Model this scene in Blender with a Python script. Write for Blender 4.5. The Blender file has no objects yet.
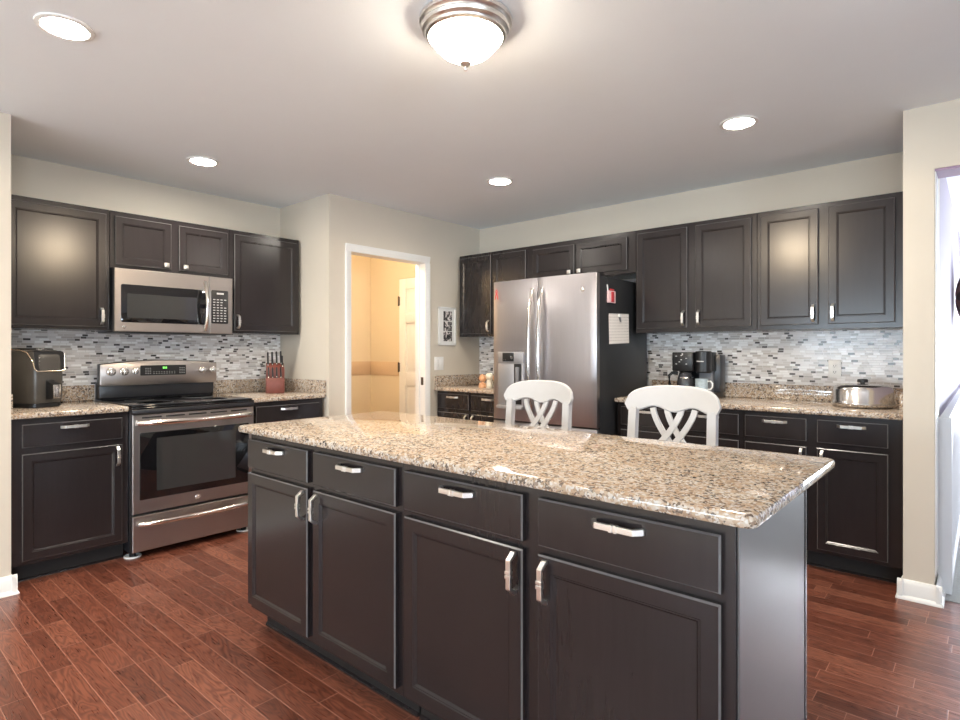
import bpy, bmesh, math, random
from mathutils import Vector, Matrix
R = math.radians
C = bpy.context.scene.collection
SC = bpy.context.scene

# ---------------------------------------------------------------- camera, world, daylight, exposure
cd = bpy.data.cameras.new('camera'); cam = bpy.data.objects.new('camera', cd); C.objects.link(cam)
cd.sensor_width = 36; cd.lens = 578.58/960*36; cd.shift_y = -9/960; cd.clip_start = .02
cam.location = (0, 0, 1.2415); cam.rotation_euler = (R(90), 0, .7187)
SC.camera = cam
w = bpy.data.worlds.new('sky'); SC.world = w; w.use_nodes = True
bg = w.node_tree.nodes['Background']; bg.inputs[0].default_value = (.80, .90, 1, 1); bg.inputs[1].default_value = 1.0
SC.view_settings.view_transform = 'Standard'; SC.view_settings.look = 'None'
SC.view_settings.gamma = 1; SC.view_settings.use_curve_mapping = False
SC.view_settings.exposure = 0.66
def area(name, loc, rot, sx, sy, power, col):
    l = bpy.data.lights.new(name, 'AREA'); l.shape = 'RECTANGLE'; l.size = sx; l.size_y = sy; l.energy = power; l.color = col
    o = bpy.data.objects.new(name, l); C.objects.link(o); o.location = loc; o.rotation_euler = rot; return o
# daylight at unseen openings; rear and side lights are tilted up to brighten the ceiling
area('daylight_glass_door', (2.4, -5.3, .8), (R(132), 0, 0), 3.0, 2.1, 120, (.70, .86, 1))
area('fill_rear_window', (-1.8, -5.3, 1.2), (R(126), 0, 0), 2.4, 1.4, 135, (.70, .86, 1))  # unseen second rear window, added as fill light
area('daylight_side_window', (5.8, -1.2, 1.1), (R(126), 0, R(90)), 2.4, 1.4, 235, (.74, .87, 1))
area('daylight_hall_window', (2.32, 6.1, 1.5), (R(90), 0, R(90)), 2.2, 1.7, 15, (.90, .95, 1))
area('daylight_hall_door', (1.1, 9.35, 1.15), (R(90), 0, R(180)), 1.6, 2.0, 300, (.84, .92, 1))

# ---------------------------------------------------------------- materials
def mat(name):
    m = bpy.data.materials.new(name); m.use_nodes = True
    return m, m.node_tree.nodes, m.node_tree.links, m.node_tree.nodes['Principled BSDF']
def plain(name, col, rough=.5, metal=0, bump=0, bscale=60, emit=None, es=0, spec=.5, coat=0, vary=0, vscale=8, trans=0):
    m, n, l, b = mat(name)
    b.inputs['Base Color'].default_value = (*col, 1); b.inputs['Roughness'].default_value = rough
    b.inputs['Metallic'].default_value = metal; b.inputs['Specular IOR Level'].default_value = spec
    b.inputs['Coat Weight'].default_value = coat; b.inputs['Coat Roughness'].default_value = .08
    if trans: b.inputs['Transmission Weight'].default_value = trans
    if emit: b.inputs['Emission Color'].default_value = (*emit, 1); b.inputs['Emission Strength'].default_value = es
    tc = n.new('ShaderNodeTexCoord'); nz = n.new('ShaderNodeTexNoise'); nz.inputs['Scale'].default_value = vscale
    l.new(tc.outputs['Object'], nz.inputs['Vector'])
    mr = n.new('ShaderNodeMapRange'); mr.inputs[3].default_value = 1-vary; mr.inputs[4].default_value = 1+vary
    l.new(nz.outputs['Fac'], mr.inputs[0])
    mx = n.new('ShaderNodeVectorMath'); mx.operation = 'SCALE'; mx.inputs[0].default_value = col
    l.new(mr.outputs[0], mx.inputs['Scale']); l.new(mx.outputs[0], b.inputs['Base Color'])
    if bump:
        n2 = n.new('ShaderNodeTexNoise'); n2.inputs['Scale'].default_value = bscale; n2.inputs['Detail'].default_value = 3
        l.new(tc.outputs['Object'], n2.inputs['Vector'])
        bp = n.new('ShaderNodeBump'); bp.inputs['Strength'].default_value = bump; bp.inputs['Distance'].default_value = .004
        l.new(n2.outputs['Fac'], bp.inputs['Height']); l.new(bp.outputs[0], b.inputs['Normal'])
    return m
class G:   # small node-graph helper
    def __init__(s, n, l): s.n, s.l = n, l
    def put(s, v, sock):
        if isinstance(v, (int, float)): sock.default_value = v
        else: s.l.new(v, sock)
    def m(s, op, a, b=0, c=0):
        q = s.n.new('ShaderNodeMath'); q.operation = op
        for v, k in ((a, 0), (b, 1), (c, 2)): s.put(v, q.inputs[k])
        return q.outputs[0]
    def xyz(s, v):
        q = s.n.new('ShaderNodeSeparateXYZ'); s.l.new(v, q.inputs[0]); return q.outputs
    def comb(s, x, y, z):
        q = s.n.new('ShaderNodeCombineXYZ')
        for v, k in ((x, 0), (y, 1), (z, 2)): s.put(v, q.inputs[k])
        return q.outputs[0]
    def rnd(s, v):
        q = s.n.new('ShaderNodeTexWhiteNoise'); q.noise_dimensions = '3D'; s.l.new(v, q.inputs['Vector']); return q.outputs
    def ramp(s, f, stops, const=False):
        q = s.n.new('ShaderNodeValToRGB'); q.color_ramp.interpolation = 'CONSTANT' if const else 'LINEAR'
        e = q.color_ramp.elements
        while len(e) < len(stops): e.new(.5)
        for k, (p, c) in enumerate(stops): e[k].position = p; e[k].color = (*c, 1)
        s.l.new(f, q.inputs[0]); return q.outputs[0]
    def mix(s, f, a, b):
        q = s.n.new('ShaderNodeMix'); q.data_type = 'RGBA'; s.put(f, q.inputs[0])
        for v, k in ((a, 6), (b, 7)):
            if isinstance(v, tuple): q.inputs[k].default_value = (*v, 1)
            else: s.l.new(v, q.inputs[k])
        return q.outputs[2]
    def noise(s, v, sc, det=2, dist=0, rough=.5):
        q = s.n.new('ShaderNodeTexNoise'); q.inputs['Scale'].default_value = sc; q.inputs['Detail'].default_value = det
        q.inputs['Distortion'].default_value = dist; q.inputs['Roughness'].default_value = rough
        s.l.new(v, q.inputs['Vector']); return q.outputs
    def voro(s, v, sc, feat='F1'):
        q = s.n.new('ShaderNodeTexVoronoi'); q.feature = feat; q.inputs['Scale'].default_value = sc; s.l.new(v, q.inputs['Vector']); return q.outputs
    def vm(s, op, a, b):
        q = s.n.new('ShaderNodeVectorMath'); q.operation = op
        for v, k in ((a, 0), (b, 1)):
            if isinstance(v, tuple): q.inputs[k].default_value = v
            else: s.l.new(v, q.inputs[k])
        return q.outputs[0]
    def bump(s, h, st, dist=.002):
        q = s.n.new('ShaderNodeBump'); q.inputs['Strength'].default_value = st; q.inputs['Distance'].default_value = dist
        s.l.new(h, q.inputs['Height']); return q.outputs[0]
    def obj(s): return s.n.new('ShaderNodeTexCoord').outputs['Object']

def wood_floor():
    m, n, l, b = mat('hardwood_planks'); g = G(n, l); p = g.obj(); x, y, z = g.xyz(p)
    pw, pl = .083, .95
    v = g.m('DIVIDE', y, pw); row = g.m('FLOOR', v); fy = g.m('FRACT', v)
    rr = g.rnd(g.comb(row, 3.3, 0))[0]
    u = g.m('ADD', g.m('DIVIDE', x, pl), g.m('MULTIPLY', rr, 17.0)); cell = g.m('FLOOR', u); fx = g.m('FRACT', u)
    rc = g.rnd(g.comb(row, cell, 1.0))[0]
    sp = g.m('MULTIPLY_ADD', rc, .5, .25); sub = g.m('GREATER_THAN', fx, sp)
    ids = g.comb(row, g.m('MULTIPLY_ADD', cell, 2, sub), 7.0)
    r1 = g.rnd(ids); tone, rcol = r1[0], r1[1]
    # grain: stretched coordinates, shifted plank by plank
    q = g.vm('ADD', g.comb(g.m('MULTIPLY', x, 3.0), g.m('MULTIPLY', y, 17), 0), g.vm('MULTIPLY', rcol, (40., 40., 40.)))
    nn = g.noise(q, 1.0, 2, .5)[0]
    rings = g.m('FRACT', g.m('MULTIPLY', nn, 13.0)); rings = g.m('ABSOLUTE', g.m('SUBTRACT', rings, .5))
    cath = g.m('SMOOTH_MIN', g.m('MULTIPLY', rings, 2.3), 1.0, .2)
    q2 = g.comb(g.m('MULTIPLY', x, 9), g.m('MULTIPLY', y, 260), 0)
    pore = g.noise(q2, 1.0, 2)[0]
    base = g.ramp(tone, [(0, (.145, .045, .026)), (.45, (.205, .066, .038)), (.8, (.25, .086, .050)), (1, (.285, .106, .064))])
    dark = g.vm('MULTIPLY', base, (.34, .28, .30))
    col = g.mix(g.m('MULTIPLY', g.m('SUBTRACT', 1.0, cath), .75), base, dark)
    col = g.mix(g.m('MULTIPLY', g.m('LESS_THAN', pore, .42), .35), col, dark)
    # seams: the highlight on plank bevels is painted in as paler lines
    sy = g.m('MULTIPLY', g.m('MINIMUM', fy, g.m('SUBTRACT', 1.0, fy)), pw)
    dx = g.m('MINIMUM', g.m('MINIMUM', fx, g.m('SUBTRACT', 1.0, fx)), g.m('ABSOLUTE', g.m('SUBTRACT', fx, sp)))
    d = g.m('MINIMUM', sy, g.m('MULTIPLY', dx, pl))
    seam = g.m('LESS_THAN', d, .0014)
    col = g.mix(g.m('MULTIPLY', seam, .7), col, (.42, .20, .14))
    l.new(col, b.inputs['Base Color'])
    l.new(g.m('MULTIPLY_ADD', pore, .16, .22), b.inputs['Roughness'])
    h = g.m('ADD', g.m('MINIMUM', g.m('MULTIPLY', d, 300.), 1.0), g.m('MULTIPLY', pore, .12))
    l.new(g.bump(h, .35, .001), b.inputs['Normal']); b.inputs['Specular IOR Level'].default_value = .55
    return m
def granite(name='speckled_granite'):
    m, n, l, b = mat(name); g = G(n, l); p = g.obj()
    wv = g.vm('ADD', p, g.vm('MULTIPLY', g.noise(p, 55, 2)[1], (.012, .012, .012)))
    v1 = g.voro(wv, 115)[1]; r = g.xyz(v1)[0]
    c = g.ramp(r, [(0, (.56, .44, .32)), (.28, (.68, .58, .47)), (.48, (.42, .30, .20)), (.60, (.70, .64, .56)), (.74, (.32, .25, .20)), (.83, (.56, .40, .27)), (.93, (.10, .08, .075))], True)
    big = g.noise(p, 9, 3)[0]
    c = g.mix(g.m('MULTIPLY', g.m('SUBTRACT', big, .42), 1.5), c, (.52, .36, .24))
    v2 = g.voro(g.vm('ADD', wv, (3.1, 1.7, .9)), 190)[1]; r2 = g.xyz(v2)[1]
    clump = g.noise(p, 42, 2)[0]
    c = g.mix(g.m('MULTIPLY', g.m('MULTIPLY', g.m('LESS_THAN', r2, .32), g.m('GREATER_THAN', clump, .52)), .75), c, (.075, .062, .056))
    c = g.mix(g.m('MULTIPLY', g.m('GREATER_THAN', r2, .84), .8), c, (.76, .73, .68))
    c = g.vm('MULTIPLY', c, (.78, .775, .77))
    l.new(c, b.inputs['Base Color']); b.inputs['Roughness'].default_value = .045
    b.inputs['Specular IOR Level'].default_value = .6
    return m
def mosaic(name, horizontal):
    # long thin strips of glass and stone, 15 mm high, random lengths; 'horizontal' picks the running axis
    m, n, l, b = mat(name); g = G(n, l); p = g.obj(); o = g.xyz(p)
    t = o[horizontal]; rh, L = .0152, .135
    v = g.m('DIVIDE', o[2], rh); row = g.m('FLOOR', v); fz = g.m('FRACT', v)
    u = g.m('ADD', g.m('DIVIDE', t, L), g.m('MULTIPLY', g.rnd(g.comb(row, 2.2, 0))[0], 23.0))
    cell = g.m('FLOOR', u); fx = g.m('FRACT', u)
    rc = g.xyz(g.rnd(g.comb(row, cell, 5.0))[1])
    s1 = g.m('MULTIPLY_ADD', rc[0], .10, .20); s2 = g.m('MULTIPLY_ADD', rc[1], .20, .58)
    k = g.m('ADD', g.m('GREATER_THAN', fx, s1), g.m('GREATER_THAN', fx, s2))
    ids = g.comb(row, g.m('MULTIPLY_ADD', cell, 3, k), 9.0); rr = g.rnd(ids)[0]
    col = g.ramp(rr, [(0, (.63, .60, .58)), (.22, (.82, .80, .79)), (.44, (.46, .44, .43)), (.54, (.74, .72, .71)), (.70, (.97, .97, .97)), (.90, (.54, .50, .47))], True)
    dark = g.m('MULTIPLY', g.m('LESS_THAN', k, .5), g.m('LESS_THAN', rc[2], .34))
    col = g.mix(dark, col, (.022, .017, .016))
    col = g.mix(g.m('MULTIPLY', g.noise(g.comb(g.m('MULTIPLY', t, 30), g.m('MULTIPLY', o[2], 200), 0), 1, 2)[0], .25), col, (.5, .48, .46))
    dx = g.m('MINIMUM', g.m('MINIMUM', fx, g.m('SUBTRACT', 1.0, fx)), g.m('MINIMUM', g.m('ABSOLUTE', g.m('SUBTRACT', fx, s1)), g.m('ABSOLUTE', g.m('SUBTRACT', fx, s2))))
    dz = g.m('MULTIPLY', g.m('MINIMUM', fz, g.m('SUBTRACT', 1.0, fz)), rh)
    d = g.m('MINIMUM', g.m('MULTIPLY', dx, L), dz); gr = g.m('LESS_THAN', d, .0013)
    col = g.mix(gr, col, (.70, .69, .69))
    l.new(col, b.inputs['Base Color'])
    l.new(g.m('MULTIPLY_ADD', gr, .5, .14), b.inputs['Roughness'])
    l.new(g.bump(g.m('MINIMUM', g.m('MULTIPLY', d, 500.), 1.0), .5, .0015), b.inputs['Normal'])
    return m
def cabinet_wood(name, col, rough=.36):
    m, n, l, b = mat(name); g = G(n, l); p = g.obj(); x, y, z = g.xyz(p)
    q = g.comb(g.m('MULTIPLY', x, 60), g.m('MULTIPLY', y, 60), g.m('MULTIPLY', z, 5))
    gr = g.noise(q, 1, 3, .4)[0]
    blotch = g.noise(p, 6, 2)[0]
    f = g.m('ADD', g.m('MULTIPLY', gr, .8), g.m('MULTIPLY', blotch, .5))
    c = g.ramp(f, [(.35, tuple(c*.9 for c in col)), (.65, col), (.95, tuple(c*1.12 for c in col))])
    l.new(c, b.inputs['Base Color'])
    l.new(g.m('MULTIPLY_ADD', gr, .02, rough-.01), b.inputs['Roughness'])
    b.inputs['Specular IOR Level'].default_value = .5
    return m
def brushed(name, col, rough=.3, axis=2, metal=1.0):
    m, n, l, b = mat(name); g = G(n, l); p = g.obj(); o = g.xyz(p)
    sc = [300, 300, 300]; sc[axis] = 4
    q = g.comb(*[g.m('MULTIPLY', o[k], sc[k]) for k in range(3)])
    nz = g.noise(q, 1, 2)[0]
    b.inputs['Metallic'].default_value = metal
    l.new(g.mix(nz, tuple(c*.9 for c in col), tuple(min(1, c*1.08) for c in col)), b.inputs['Base Color'])
    l.new(g.m('MULTIPLY_ADD', nz, .14, rough-.07), b.inputs['Roughness'])
    return m
def photo_print(name, seed):
    m, n, l, b = mat(name); g = G(n, l); p = g.vm('ADD', g.obj(), (seed, 0., 0.))
    nz = g.noise(p, 32, 3, .5)[0]
    l.new(g.ramp(nz, [(.40, (.012, .012, .012)), (.52, (.12, .11, .11)), (.56, (.62, .58, .56)), (.68, (.9, .88, .86))]), b.inputs['Base Color'])
    b.inputs['Roughness'].default_value = .3
    return m
def lined_paper(name):
    m, n, l, b = mat(name); g = G(n, l); o = g.xyz(g.obj())
    f = g.m('FRACT', g.m('MULTIPLY', o[2], 48)); ln = g.m('LESS_THAN', f, .22)
    t = g.m('GREATER_THAN', g.noise(g.comb(0, g.m('MULTIPLY', o[1], 120), g.m('FLOOR', g.m('MULTIPLY', o[2], 48))), 1, 1)[0], .45)
    c = g.mix(g.m('MULTIPLY', g.m('MULTIPLY', ln, t), .55), (.74, .70, .66), (.36, .33, .33))
    l.new(c, b.inputs['Base Color']); b.inputs['Roughness'].default_value = .8
    return m
def pane(name):
    m, n, l, b = mat(name); n.remove(b); out = n['Material Output']
    t = n.new('ShaderNodeBsdfTransparent'); gl = n.new('ShaderNodeBsdfGlossy'); gl.inputs['Roughness'].default_value = .02
    lw = n.new('ShaderNodeFresnel'); lw.inputs[0].default_value = 1.45
    mx = n.new('ShaderNodeMixShader'); l.new(lw.outputs[0], mx.inputs[0]); l.new(t.outputs[0], mx.inputs[1]); l.new(gl.outputs[0], mx.inputs[2])
    l.new(mx.outputs[0], out.inputs[0]); return m

M = {}
M['wall'] = plain('sage_greige_paint', (.63, .573, .485), .75, bump=.05, bscale=350, vary=.015)
M['lav'] = plain('lavender_paint', (.40, .355, .43), .75, bump=.05, bscale=350, vary=.015)
M['mauve'] = plain('mauve_paint', (.36, .25, .36), .7)
M['pantry'] = plain('pantry_cream_paint', (.72, .62, .45), .75)
M['ceil'] = plain('ceiling_white_paint', (.85, .895, .935), .9, bump=.12, bscale=140, vary=.01)
M['trim'] = plain('white_trim_paint', (.82, .82, .80), .35)
M['band'] = plain('tan_band_paint', (.62, .46, .30), .6)
M['floor'] = wood_floor()
M['carpet'] = plain('bounce_carpet', (.62, .60, .57), .95, bump=.9, bscale=240, vary=.2, vscale=120)
M['carpet_hall'] = plain('pale_hall_carpet', (.36, .355, .34), .95, bump=.9, bscale=240, vary=.2, vscale=120)
M['rail'] = plain('white_rail_paint', (.70, .70, .72), .4)
M['granite'] = granite()
M['tile_y'] = mosaic('mosaic_strips_left', 1); M['tile_x'] = mosaic('mosaic_strips_back', 0)
M['cab'] = cabinet_wood('espresso_wood', (.0190, .0152, .0158), .22)
M['edge'] = plain('edge_highlight_wood', (.11, .105, .105), .22, vary=.25, vscale=25)  # light catching the chamfers, painted as a paler wood colour
M['black_wood'] = plain('black_toe_kick', (.008, .007, .007), .6)
M['panel'] = plain('espresso_laminate', (.055, .056, .058), .33, vary=.06, vscale=30, spec=1.0, coat=.6); M['panel'].node_tree.nodes['Principled BSDF'].inputs['Coat Roughness'].default_value = .28
M['nickel'] = plain('brushed_nickel', (.78, .76, .73), .30, 1)
M['slate'] = brushed('slate_stainless', (.40, .365, .345), .34, 1)
M['slate_x'] = brushed('slate_stainless_fridge', (.47, .45, .47), .36, 2)
M['steel'] = brushed('stainless_steel', (.72, .70, .68), .2, 2)
M['bright'] = brushed('polished_handle_steel', (.82, .78, .73), .16, 1)
M['blackglass'] = plain('black_oven_glass', (.006, .006, .007), .03, spec=.7)
M['window_glass_dark'] = plain('smoked_window_glass', (.03, .03, .03), .04, spec=.8)
M['black'] = plain('black_plastic', (.012, .012, .013), .35)
M['blackmatte'] = plain('black_enamel', (.022, .022, .025), .28)
M['darkside'] = plain('dark_grey_textured_steel', (.022, .023, .025), .38, bump=.12, bscale=700)
M['grey_plastic'] = plain('grey_plastic', (.20, .20, .21), .4)
M['silver_plastic'] = plain('silver_plastic', (.42, .42, .44), .4, .7)
M['white'] = plain('white_plastic', (.82, .82, .80), .4)
M['chair'] = plain('white_chair_paint', (.56, .56, .565), .42, vary=.03, vscale=20)
M['taupe'] = plain('grey_brown_fryer_plastic', (.085, .078, .070), .32, .3)
M['champagne'] = plain('champagne_trim', (.75, .62, .48), .25, .8)
M['redwood'] = plain('reddish_block_wood', (.17, .045, .03), .45, vary=.25, vscale=40)
M['lens'] = plain('glowing_lens', (1, 1, 1), .5, emit=(1, .93, .82), es=170)
M['bowl'] = plain('frosted_glass_bowl', (.95, .93, .9), .4, emit=(1, .86, .68), es=42)
M['green'] = plain('green_digits', (.02, .3, .02), .4, emit=(.25, 1, .15), es=1.5)
M['legend'] = plain('grey_key_legend', (.5, .5, .5), .5)
M['red'] = plain('red_plastic', (.55, .05, .06), .4)
M['pink'] = plain('pale_pink_label', (.80, .55, .55), .5)
M['paper'] = lined_paper('ruled_notice_paper')
M['mug'] = plain('blue_grey_ceramic', (.42, .50, .54), .25, vary=.3, vscale=60)
M['glass_dark'] = plain('tinted_carafe_glass', (.05, .05, .055), .05, spec=.8)
M['orange'] = plain('peach_ceramic', (.72, .38, .20), .35)
M['cream'] = plain('cream_ceramic', (.80, .74, .60), .35)
M['petal_a'] = plain('dark_brown_petal', (.12, .06, .06), .4, .5)
M['petal_b'] = plain('dusty_pink_petal', (.50, .25, .22), .4, .4)
M['petal_c'] = plain('pale_silver_petal', (.62, .60, .52), .35, .6)
M['pane'] = pane('clear_pane')
M['brass'] = plain('dark_hinge_metal', (.10, .075, .05), .4, .8)
for k in range(3): M['photo%d' % k] = photo_print('black_and_white_print_%d' % k, 3.7*k+1.2)

# ---------------------------------------------------------------- mesh helpers
class MB:
    def __init__(s): s.bm = bmesh.new()
    def _join(s, t):
        me = bpy.data.meshes.new('t'); t.to_mesh(me); t.free(); s.bm.from_mesh(me); bpy.data.meshes.remove(me); return s
    def box(s, x0, x1, y0, y1, z0, z1, bev=0, seg=2):
        t = bmesh.new(); bmesh.ops.create_cube(t, size=1)
        for v in t.verts: v.co = Vector(((x0+x1)/2+v.co.x*(x1-x0), (y0+y1)/2+v.co.y*(y1-y0), (z0+z1)/2+v.co.z*(z1-z0)))
        if bev: bmesh.ops.bevel(t, geom=t.edges[:], offset=bev, segments=seg, profile=.5, affect='EDGES', clamp_overlap=True)
        return s._join(t)
    def lathe(s, prof, c=(0, 0, 0), axis='z', seg=40, sx=1, sy=1):
        t = bmesh.new(); rows = []
        for r, h in prof:
            row = []
            for k in range(seg):
                a = 2*math.pi*k/seg; p = (r*math.cos(a)*sx, r*math.sin(a)*sy, h)
                if axis == 'x': p = (p[2], p[0], p[1])
                elif axis == 'y': p = (p[0], p[2], p[1])
                row.append(t.verts.new((p[0]+c[0], p[1]+c[1], p[2]+c[2])))
            rows.append(row)
        for a, b in zip(rows, rows[1:]):
            for k in range(seg): t.faces.new((a[k], a[(k+1) % seg], b[(k+1) % seg], b[k]))
        if prof[0][0] > 1e-6: t.faces.new(rows[0][::-1])
        if prof[-1][0] > 1e-6: t.faces.new(rows[-1])
        bmesh.ops.remove_doubles(t, verts=t.verts[:], dist=1e-6)
        bmesh.ops.recalc_face_normals(t, faces=t.faces[:]); return s._join(t)
    def cyl(s, c, r, h, axis='z', seg=32, bev=0, r2=None):
        r2 = r if r2 is None else r2
        pr = [(r, 0), (r2, h)] if not bev else [(r-bev, 0), (r-bev*.3, bev*.3), (r, bev), (r2, h-bev), (r2-bev*.3, h-bev*.3), (r2-bev, h)]
        return s.lathe(pr, c, axis, seg)
    def prism(s, poly, axis, d0, d1, bev=0):
        # poly: 2-D points in the two remaining axes, in order (y,z) for x, (x,z) for y, (x,y) for z
        t = bmesh.new()
        def P(p, d): return {'x': (d, p[0], p[1]), 'y': (p[0], d, p[1]), 'z': (p[0], p[1], d)}[axis]
        a = [t.verts.new(P(p, d0)) for p in poly]; b = [t.verts.new(P(p, d1)) for p in poly]
        k = len(poly); t.faces.new(a); t.faces.new(b[::-1])
        for i in range(k): t.faces.new((a[i], b[i], b[(i+1) % k], a[(i+1) % k]))
        bmesh.ops.recalc_face_normals(t, faces=t.faces[:])
        if bev: bmesh.ops.bevel(t, geom=t.edges[:], offset=bev, segments=2, profile=.5, affect='EDGES', clamp_overlap=True)
        return s._join(t)
    def loft(s, rings, cap=True):
        t = bmesh.new(); rs = [[t.verts.new(p) for p in r] for r in rings]; k = len(rs[0])
        for a, b in zip(rs, rs[1:]):
            for i in range(k): t.faces.new((a[i], a[(i+1) % k], b[(i+1) % k], b[i]))
        if cap: t.faces.new(rs[0][::-1]); t.faces.new(rs[-1])
        bmesh.ops.recalc_face_normals(t, faces=t.faces[:]); return s._join(t)
    def sweep(s, path, r, seg=10, ry=None, up=(0, 0, 1)):
        # tube along a path; r and ry are the half sizes of an elliptic section (seg=4: a rectangular one)
        pts = [Vector(p) for p in path]; ry = ry or r; rings = []
        for i, p in enumerate(pts):
            d = (pts[min(i+1, len(pts)-1)]-pts[max(i-1, 0)]).normalized()
            u = Vector(up); sd = d.cross(u)
            if sd.length < 1e-4: sd = d.cross(Vector((1, 0, 0)))
            sd.normalize(); u2 = sd.cross(d).normalized(); ring = []
            for k in range(seg):
                a = 2*math.pi*(k+.5)/seg; f = math.sqrt(2) if seg == 4 else 1
                ring.append(p+sd*(r*f*math.cos(a))+u2*(ry*f*math.sin(a)))
            rings.append(ring)
        return s.loft(rings)
    def front(s, x0, x1, z0, z1, steps, y0=0):
        # a door or drawer front: nested rectangles (inset, y), the last one filled
        rings = [[(x0+i, y0+y, z0+i), (x1-i, y0+y, z0+i), (x1-i, y0+y, z1-i), (x0+i, y0+y, z1-i)] for i, y in steps]
        return s.loft(rings)
    def xf(s, mtx): bmesh.ops.transform(s.bm, matrix=mtx, verts=s.bm.verts[:]); return s
    def build(s, name, m, parent=None, label=None, kind=None, smooth=True):
        me = bpy.data.meshes.new(name); s.bm.to_mesh(me); s.bm.free(); me.materials.append(M[m] if isinstance(m, str) else m)
        if smooth: me.shade_smooth(); me.set_sharp_from_angle(angle=R(32))
        o = bpy.data.objects.new(name, me); C.objects.link(o)
        if parent: o.parent = parent
        if label: o['label'] = label
        if kind: o['kind'] = kind
        return o
def thing(name, label, cat, loc=(0, 0, 0), rz=0, group=None):
    o = bpy.data.objects.new(name, None); C.objects.link(o); o.location = loc; o.rotation_euler = (0, 0, rz)
    o.empty_display_size = .1
    o['label'] = label; o['category'] = cat
    if group: o['group'] = group
    return o
def tag(o, label, cat, group=None):
    o['label'] = label; o['category'] = cat
    if group: o['group'] = group
    return o
def struct(name, mb, m): return mb.build(name, m, kind='structure')
def copy_tree(o, parent=None):
    c = o.copy(); C.objects.link(c)
    if parent: c.parent = parent
    for ch in list(o.children): copy_tree(ch, c)
    return c
def arc(c, r, a0, a1, n): return [(c[0]+r*math.cos(R(a0+(a1-a0)*k/n)), c[1]+r*math.sin(R(a0+(a1-a0)*k/n))) for k in range(n+1)]
def rrect(x0, x1, y0, y1, r, n=5):
    return arc((x1-r, y0+r), r, -90, 0, n)+arc((x1-r, y1-r), r, 0, 90, n)+arc((x0+r, y1-r), r, 90, 180, n)+arc((x0+r, y0+r), r, 180, 270, n)

# ---------------------------------------------------------------- the room
XW, XS, YS = -4.507, -3.7514, .648      # range wall, near left wall, its end
XP, YP, YB = -3.792, 2.577, 4.3295      # pantry wall, pantry side, back wall
YR, XR0, XR1 = 3.597, -.315, -.190     # right wall face, its end, opening edge
ZC = 2.45
struct('floor', MB().box(-5.7, -.25, -1.4, 4.45, -.1, 0).box(-.25, 5.5, -1.4, 3.69, -.1, 0), 'floor')
struct('floor_living', MB().box(-3.87, 5.5, -5.0, -1.4, -.1, .004), 'carpet')  # unseen floor, pale carpet put in to bounce light up to the ceiling
struct('floor_hall', MB().box(-.25, 2.3, 3.69, 9.2, -.1, .004), 'carpet_hall')
struct('ceiling', MB().box(-5.7, 5.5, -5.0, 9.2, ZC, ZC+.1), 'ceil')
struct('wall_left', MB().box(XW-.11, XW, YS-.12, YP+.11, 0, ZC), 'wall')
struct('wall_left_near', MB().box(XS-.12, XS, -4.8, YS, 0, ZC).box(XW, XS-.12, YS-.12, YS, 0, ZC), 'wall')
# pantry: side facing the range, and the door wall
DY0, DY1, DZ = 2.781, 3.579, 2.030
struct('wall_pantry', MB().box(XW, XP, YP, YP+.11, 0, ZC).box(XP-.115, XP, YP+.11, DY0-.018, 0, ZC).box(XP-.115, XP, DY1+.018, YB, 0, ZC).box(XP-.115, XP, DY0-.018, DY1+.018, DZ+.018, ZC), 'wall')
struct('wall_back', MB().box(-5.7, XR0, YB, YB+.115, 0, ZC), 'wall')
struct('wall_right', MB().box(XR0, XR1, YR, YR+.17, 0, ZC).box(XR0, XR0+.11, YR+.17, YB, 0, ZC).box(XR1, 1.15, YR, YR+.17, 2.134, ZC).box(1.15, 5.5, YR, YR+.17, 0, ZC), 'wall')
struct('trim_header', MB().box(XR1+.001, 1.149, YR+.004, YR+.17, 2.122, 2.1335), 'mauve')
struct('trim_opening', MB().box(XR1+.0005, XR1+.006, YR+.002, YR+.17, .14, 2.121, .002), 'trim')
struct('wall_rear', MB().box(-3.87, -3.0, -5.0, -4.8, 0, ZC).box(-3.0, -.6, -5.0, -4.8, 0, .8).box(-3.0, -.6, -5.0, -4.8, 2.15, ZC).box(-.6, .9, -5.0, -4.8, 0, ZC)
       .box(.9, 3.9, -5.0, -4.8, 2.15, ZC).box(3.9, 5.5, -5.0, -4.8, 0, ZC), 'wall')
struct('wall_side', MB().box(5.3, 5.5, -4.8, -2.4, 0, ZC).box(5.3, 5.5, -2.4, 0.0, 0, .7).box(5.3, 5.5, -2.4, 0.0, 2.15, ZC).box(5.3, 5.5, 0.0, YR, 0, ZC), 'wall')
def window(name, x0, x1, z0, z1, y, mx, along='x'):
    o = MB()
    def b(a0, a1, c0, c1):
        if along == 'x': o.box(a0, a1, y-.03, y+.03, c0, c1, .004)
        else: o.box(y-.03, y+.03, a0, a1, c0, c1, .004)
    t = .05
    b(x0, x1, z0, z0+t); b(x0, x1, z1-t, z1); b(x0, x0+t, z0, z1); b(x1-t, x1, z0, z1)
    for k in range(1, mx): c = x0+(x1-x0)*k/mx; b(c-.03, c+.03, z0, z1)
    f = o.build(name, 'trim', kind='structure')
    p = MB().box(x0+.02, x1-.02, y-.003, y+.003, z0+.02, z1-.02) if along == 'x' else MB().box(y-.003, y+.003, x0+.02, x1-.02, z0+.02, z1-.02)
    p.build('pane', 'pane', f)
window('window_1', .9, 3.9, .02, 2.15, -4.9, 3); window('window_2', -3.0, -.6, .8, 2.15, -4.9, 2); window('window_3', -2.4, 0.0, .7, 2.15, 5.4, 2, 'y')  # window_2 is an added opening for the rear fill light
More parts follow.
